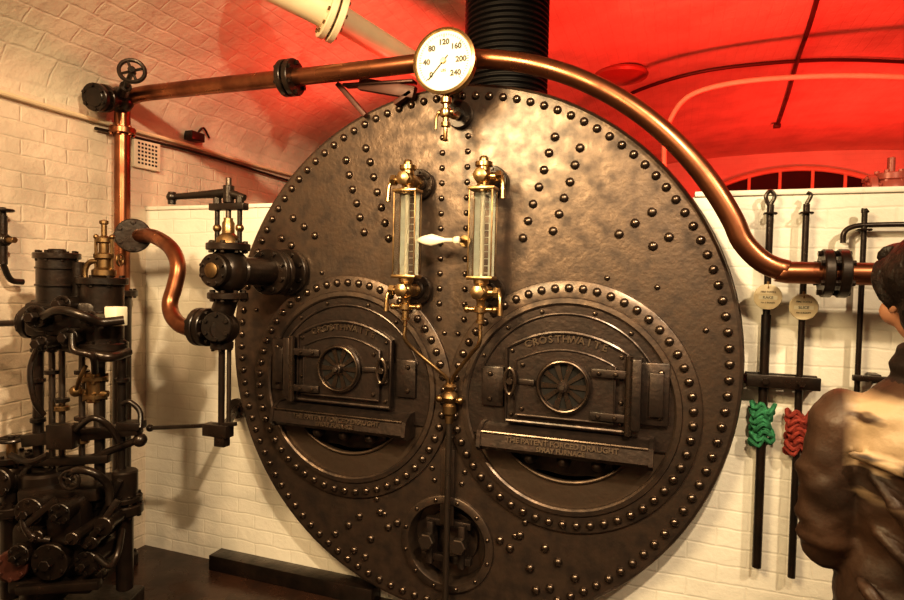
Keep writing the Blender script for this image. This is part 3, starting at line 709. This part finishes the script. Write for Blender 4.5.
mx=n.new('ShaderNodeMix'); mx.data_type='RGBA'; mx.inputs[7].default_value=(.52,.38,.24,1); l.new(oldc,mx.inputs[6]); l.new(mm,mx.inputs[0]); l.new(mx.outputs[2],bs.inputs['Base Color'])
col_=M('collar_dark',(.022,.014,.011),0,.6,var=.3,vs=20,bump=.5,bs=60)
tr=M('trousers_dark',(.03,.03,.04),0,.8,vs=10,bump=.4,bs=30)
sk=M('skin',(.55,.28,.17),0,.5,var=.12,vs=12)
hr=M('hair_dark',(.014,.008,.006),0,.42,var=.5,vs=90,bump=.9,bs=120)
sh=M('shoe_leather',(.02,.015,.012),0,.4)
eyew=M('eye_white',(.8,.78,.74),0,.2,var=0); lipm=M('lips',(.45,.16,.12),0,.45)
def union(b,vox,it=3,fac=.5):
    me=b.mesh(); ob=bpy.data.objects.new('tmp',me); bpy.context.collection.objects.link(ob)
    r=ob.modifiers.new('r','REMESH'); r.mode='VOXEL'; r.voxel_size=vox
    sm=ob.modifiers.new('s','SMOOTH'); sm.iterations=it; sm.factor=fac
    dg=bpy.context.evaluated_depsgraph_get(); dg.update()
    m2=bpy.data.meshes.new_from_object(ob.evaluated_get(dg)); bpy.data.objects.remove(ob)
    m2.polygons.foreach_set('use_smooth',[True]*len(m2.polygons)); m2.materials.clear()
    return m2
person=bpy.data.objects.new('museum_visitor',None); bpy.context.collection.objects.link(person)
def attach(me,name,mats,rot=None):
    ob=bpy.data.objects.new(name,me); bpy.context.collection.objects.link(ob)
    ob.parent=person
    if rot: ob.matrix_local=rot
    return ob
b=B('body')
secs=[(.74,.160,.12,0),(.80,.176,.138,0),(.90,.165,.130,0),(1.0,.152,.118,0),(1.1,.162,.122,.0),(1.18,.174,.120,-.005),(1.235,.168,.102,-.01),(1.275,.125,.086,-.01),(1.31,.082,.073,-.005),(1.345,.068,.068,0)]
vs=[];fs=[];sg=32
for z,rx,ry,cy in secs:
    for k in range(sg): t=2*pi*k/sg; vs.append(V((rx*math.cos(t),cy+ry*math.sin(t),z)))
for i in range(len(secs)-1):
    for k in range(sg): k2=(k+1)%sg; fs.append([i*sg+k,i*sg+k2,(i+1)*sg+k2,(i+1)*sg+k])
fs.append(list(range(sg))[::-1]); fs.append([(len(secs)-1)*sg+k for k in range(sg)])
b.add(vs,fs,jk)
for s in (-1,1):
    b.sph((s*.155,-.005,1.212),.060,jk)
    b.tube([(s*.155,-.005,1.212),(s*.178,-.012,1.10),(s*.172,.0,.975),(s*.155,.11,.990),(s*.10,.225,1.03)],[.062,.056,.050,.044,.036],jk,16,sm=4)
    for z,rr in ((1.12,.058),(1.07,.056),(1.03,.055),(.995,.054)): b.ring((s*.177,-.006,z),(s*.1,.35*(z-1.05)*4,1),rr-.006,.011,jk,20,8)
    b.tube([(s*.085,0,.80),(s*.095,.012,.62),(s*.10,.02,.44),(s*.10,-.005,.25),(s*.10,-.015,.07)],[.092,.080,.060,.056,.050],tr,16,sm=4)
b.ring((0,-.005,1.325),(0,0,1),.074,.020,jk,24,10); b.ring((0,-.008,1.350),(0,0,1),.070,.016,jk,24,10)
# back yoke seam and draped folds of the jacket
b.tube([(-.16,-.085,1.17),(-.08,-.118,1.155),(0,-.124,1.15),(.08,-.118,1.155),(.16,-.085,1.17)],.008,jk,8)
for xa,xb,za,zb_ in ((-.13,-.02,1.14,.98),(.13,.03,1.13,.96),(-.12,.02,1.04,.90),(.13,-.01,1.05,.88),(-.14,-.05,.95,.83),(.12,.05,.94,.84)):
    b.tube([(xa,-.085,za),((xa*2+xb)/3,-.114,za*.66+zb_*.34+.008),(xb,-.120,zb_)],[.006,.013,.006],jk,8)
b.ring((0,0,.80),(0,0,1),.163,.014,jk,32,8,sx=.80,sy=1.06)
me=union(b,.0065,3)
for v in me.vertices:
    c=v.co
    if c.z>.77:
        q=V((c.x*5,c.y*5,c.z*18+c.x*12))
        a=noise.noise(q)*.009+noise.noise(V((c.x*9,c.y*9,c.z*30-c.x*18)))*.005
        if c.z>1.28: a*=.25
        v.co=c+v.normal*a
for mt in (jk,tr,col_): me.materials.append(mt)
for p in me.polygons:
    c=p.center
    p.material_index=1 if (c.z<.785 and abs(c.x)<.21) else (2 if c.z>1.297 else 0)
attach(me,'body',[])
# head
b=B('head')
b.sph((0,-.005,1.468),.088,sk,24,14,(.87,1.08,1.03)); b.sph((0,.035,1.425),.062,sk,20,12,(.95,.95,1.1)); b.sph((0,.062,1.372),.026,sk,14,8)
b.tube([(0,-.015,1.29),(0,-.008,1.36),(0,.0,1.42)],[.056,.050,.053],sk,16,sm=2)
b.tube([(0,.085,1.475),(0,.100,1.448),(0,.106,1.435),(0,.09,1.425)],[.008,.009,.011,.007],sk,8)
for s in (-1,1):
    b.sph((s*.079,-.005,1.445),.026,sk,12,8,(.35,.7,1.15)); b.sph((s*.045,.06,1.425),.028,sk,12,8); b.sph((s*.010,.096,1.432),.009,sk,8,6)
    b.tube([(s*.012,.093,1.482),(s*.035,.088,1.487),(s*.058,.07,1.480)],.008,sk,8)
b.sph((0,.090,1.405),.016,sk,10,6,(1.5,.7,.7))
hm=union(b,.005,3); hm.materials.append(sk)
HR=Matrix.Translation((-.018,0,1.36))@Matrix.Rotation(math.radians(14),4,'Z')@Matrix.Rotation(math.radians(-4),4,'X')@Matrix.Translation((0,0,-1.36))
attach(hm,'head',[],HR)
b=B('face_features')
for s in (-1,1):
    b.sph((s*.030,.080,1.465),.0125,eyew,12,8); b.sph((s*.030,.0905,1.465),.0045,inkm,8,6)
    b.tube([(s*.014,.094,1.486),(s*.032,.091,1.491),(s*.052,.077,1.484)],.0035,hr,6)
b.tube([(-.024,.092,1.405),(-.01,.102,1.408),(.01,.102,1.408),(.024,.092,1.405)],.0042,lipm,8)
b.tube([(-.02,.092,1.400),(0,.101,1.398),(.02,.092,1.400)],.0048,lipm,8)
o=b.done(person); o.matrix_local=HR
b=B('hair')
b.sph((0,-.022,1.484),.106,hr,24,14,(.93,1.02,.88)); b.sph((0,-.048,1.425),.076,hr,18,10,(1.14,.82,1.10))
b.tube([(-.07,.035,1.525),(-.03,.068,1.538),(.03,.068,1.538),(.07,.035,1.525)],.022,hr,10)
for s in (-1,1): b.tube([(s*.074,.03,1.51),(s*.086,.018,1.485),(s*.086,.004,1.455),(s*.080,-.01,1.43)],[.022,.020,.016,.010],hr,8)
for k in range(90):
    t=random.uniform(0,2*pi); e=random.uniform(-.15,1.4)
    if e<.35 and math.sin(t)>-.1: continue
    d=V((math.cos(t)*math.cos(e)*.93,math.sin(t)*math.cos(e),math.sin(e)*.88)); c=V((0,-.022,1.484))
    q=c+d*.101; dn=V((d.y*.3+.1,-d.x*.2,-.6)).normalized()*.038; b.tube([q,q+d*.006+dn*.4,q+dn*.95-d*.004],[.007,.006,.002],hr,6,sm=2)
hm=union(b,.0048,1); hm.materials.append(hr); attach(hm,'hair',[],HR)
# hands
def hand(s,name):
    b=B(name); w=V((s*.100,.228,1.032)); d=V((-s*.45,.80,.25)).normalized(); up=V((0,-.3,1)).normalized(); sd=d.cross(up).normalized(); up=sd.cross(d)
    b.tube([w-d*.02,w+d*.01,w+d*.035,w+d*.075],[.024,.022,.026,.026],sk,12)
    for k,(o,Lf) in enumerate(((.030,.066),(.011,.074),(-.009,.070),(-.028,.056))):
        b.tube([w+d*.02+up*o*.5,w+d*.05+up*o*.8,w+d*.085+up*o],[.012,.013,.011],sk,8,sm=2)
        q=w+d*.085+up*o; inn=V((-s,0,0)); c1=(d+inn*.25).normalized(); c2=(d*.6+inn).normalized(); c3=(inn-d*.2).normalized()
        b.tube([q,q+c1*Lf*.42,q+c1*Lf*.42+c2*Lf*.33,q+c1*Lf*.42+c2*Lf*.33+c3*Lf*.25],[.0100,.0092,.0084,.0068],sk,9,sm=2)
    q=w+d*.025+up*.022; t1=(up*.8+d*.5+V((-s*.5,0,0))).normalized()
    b.tube([q,q+t1*.035,q+t1*.06+d*.015,q+t1*.07+d*.032],[.014,.0115,.010,.007],sk,9,sm=3)
    m=union(b,.0032,2); m.materials.append(sk); attach(m,name,[])
hand(-1,'hand_left'); hand(1,'hand_right')
b=B('shoes')
for s in (-1,1):
    b.tube([(s*.10,-.06,.045),(s*.10,0,.05),(s*.105,.08,.042),(s*.11,.15,.034)],[.038,.046,.042,.030],sh,14,sm=4); b.box((s*.105,.045,.010),(.085,.25,.02),sh,bev=.008)
b.done(person)
fang=math.radians(84)-pi/2
pp=W(956,300,d=1.08)
person.matrix_world=Matrix.Translation((pp.x,pp.y,0))@Matrix.Rotation(fang,4,'Z')

# ------------------------------------------------------------------ lights
def area(name,loc,tgt,P,col,size=.3,spread=None):
    l=bpy.data.lights.new(name,'AREA'); l.energy=P; l.color=col; l.size=size; l.shape='DISK'
    if spread: l.spread=math.radians(spread)
    o=bpy.data.objects.new(name,l); bpy.context.collection.objects.link(o); o.location=loc
    o.rotation_euler=(V(tgt)-V(loc)).to_track_quat('-Z','Y').to_euler(); return o
def spot(name,loc,tgt,P,col,ang,r=.06,blend=.6):
    l=bpy.data.lights.new(name,'SPOT'); l.energy=P; l.color=col; l.spot_size=math.radians(ang); l.spot_blend=blend; l.shadow_soft_size=r
    o=bpy.data.objects.new(name,l); bpy.context.collection.objects.link(o); o.location=loc
    o.rotation_euler=(V(tgt)-V(loc)).to_track_quat('-Z','Y').to_euler(); return o
spot('spot_key',(1.3,-2.0,2.80),(-.6,0,.95),350,(1,.77,.49),85,.05,.8)
spot('spot_left',(-.6,-2.3,2.70),(-1.65,0,1.6),82,(1,.66,.37),110,.06,.9)
spot('spot_right',(2.4,-1.8,2.9),(1.5,.1,.85),190,(1,.77,.50),75,.06,.8)
area('lamp_over_boiler',(-.40,-2.4,2.62),(.1,0,1.5),42,(1,.74,.40),.95,120)
area('added_fill_rear',(.6,-3.0,2.7),(.4,-4.6,1.2),30,(1,.77,.52),.5)  # unseen fill light added behind the camera, bounces off wall_front for boiler sheen
RED=(1,.035,.022)
spot('red_flood',(1.5,1.3,1.75),(1.5,2.6,3.3),270,RED,155,.1)
spot('red_flood_left',(-.55,.95,2.15),(-.75,.7,3.1),55,(1,.05,.03),165,.1,.8)
spot('red_flood_far',(2.6,4.6,1.7),(2.4,5.2,3.2),190,RED,155,.1)
w=bpy.data.worlds.new('world'); bpy.context.scene.world=w; w.use_nodes=True
w.node_tree.nodes['Background'].inputs[0].default_value=(1,.6,.4,1); w.node_tree.nodes['Background'].inputs[1].default_value=.02
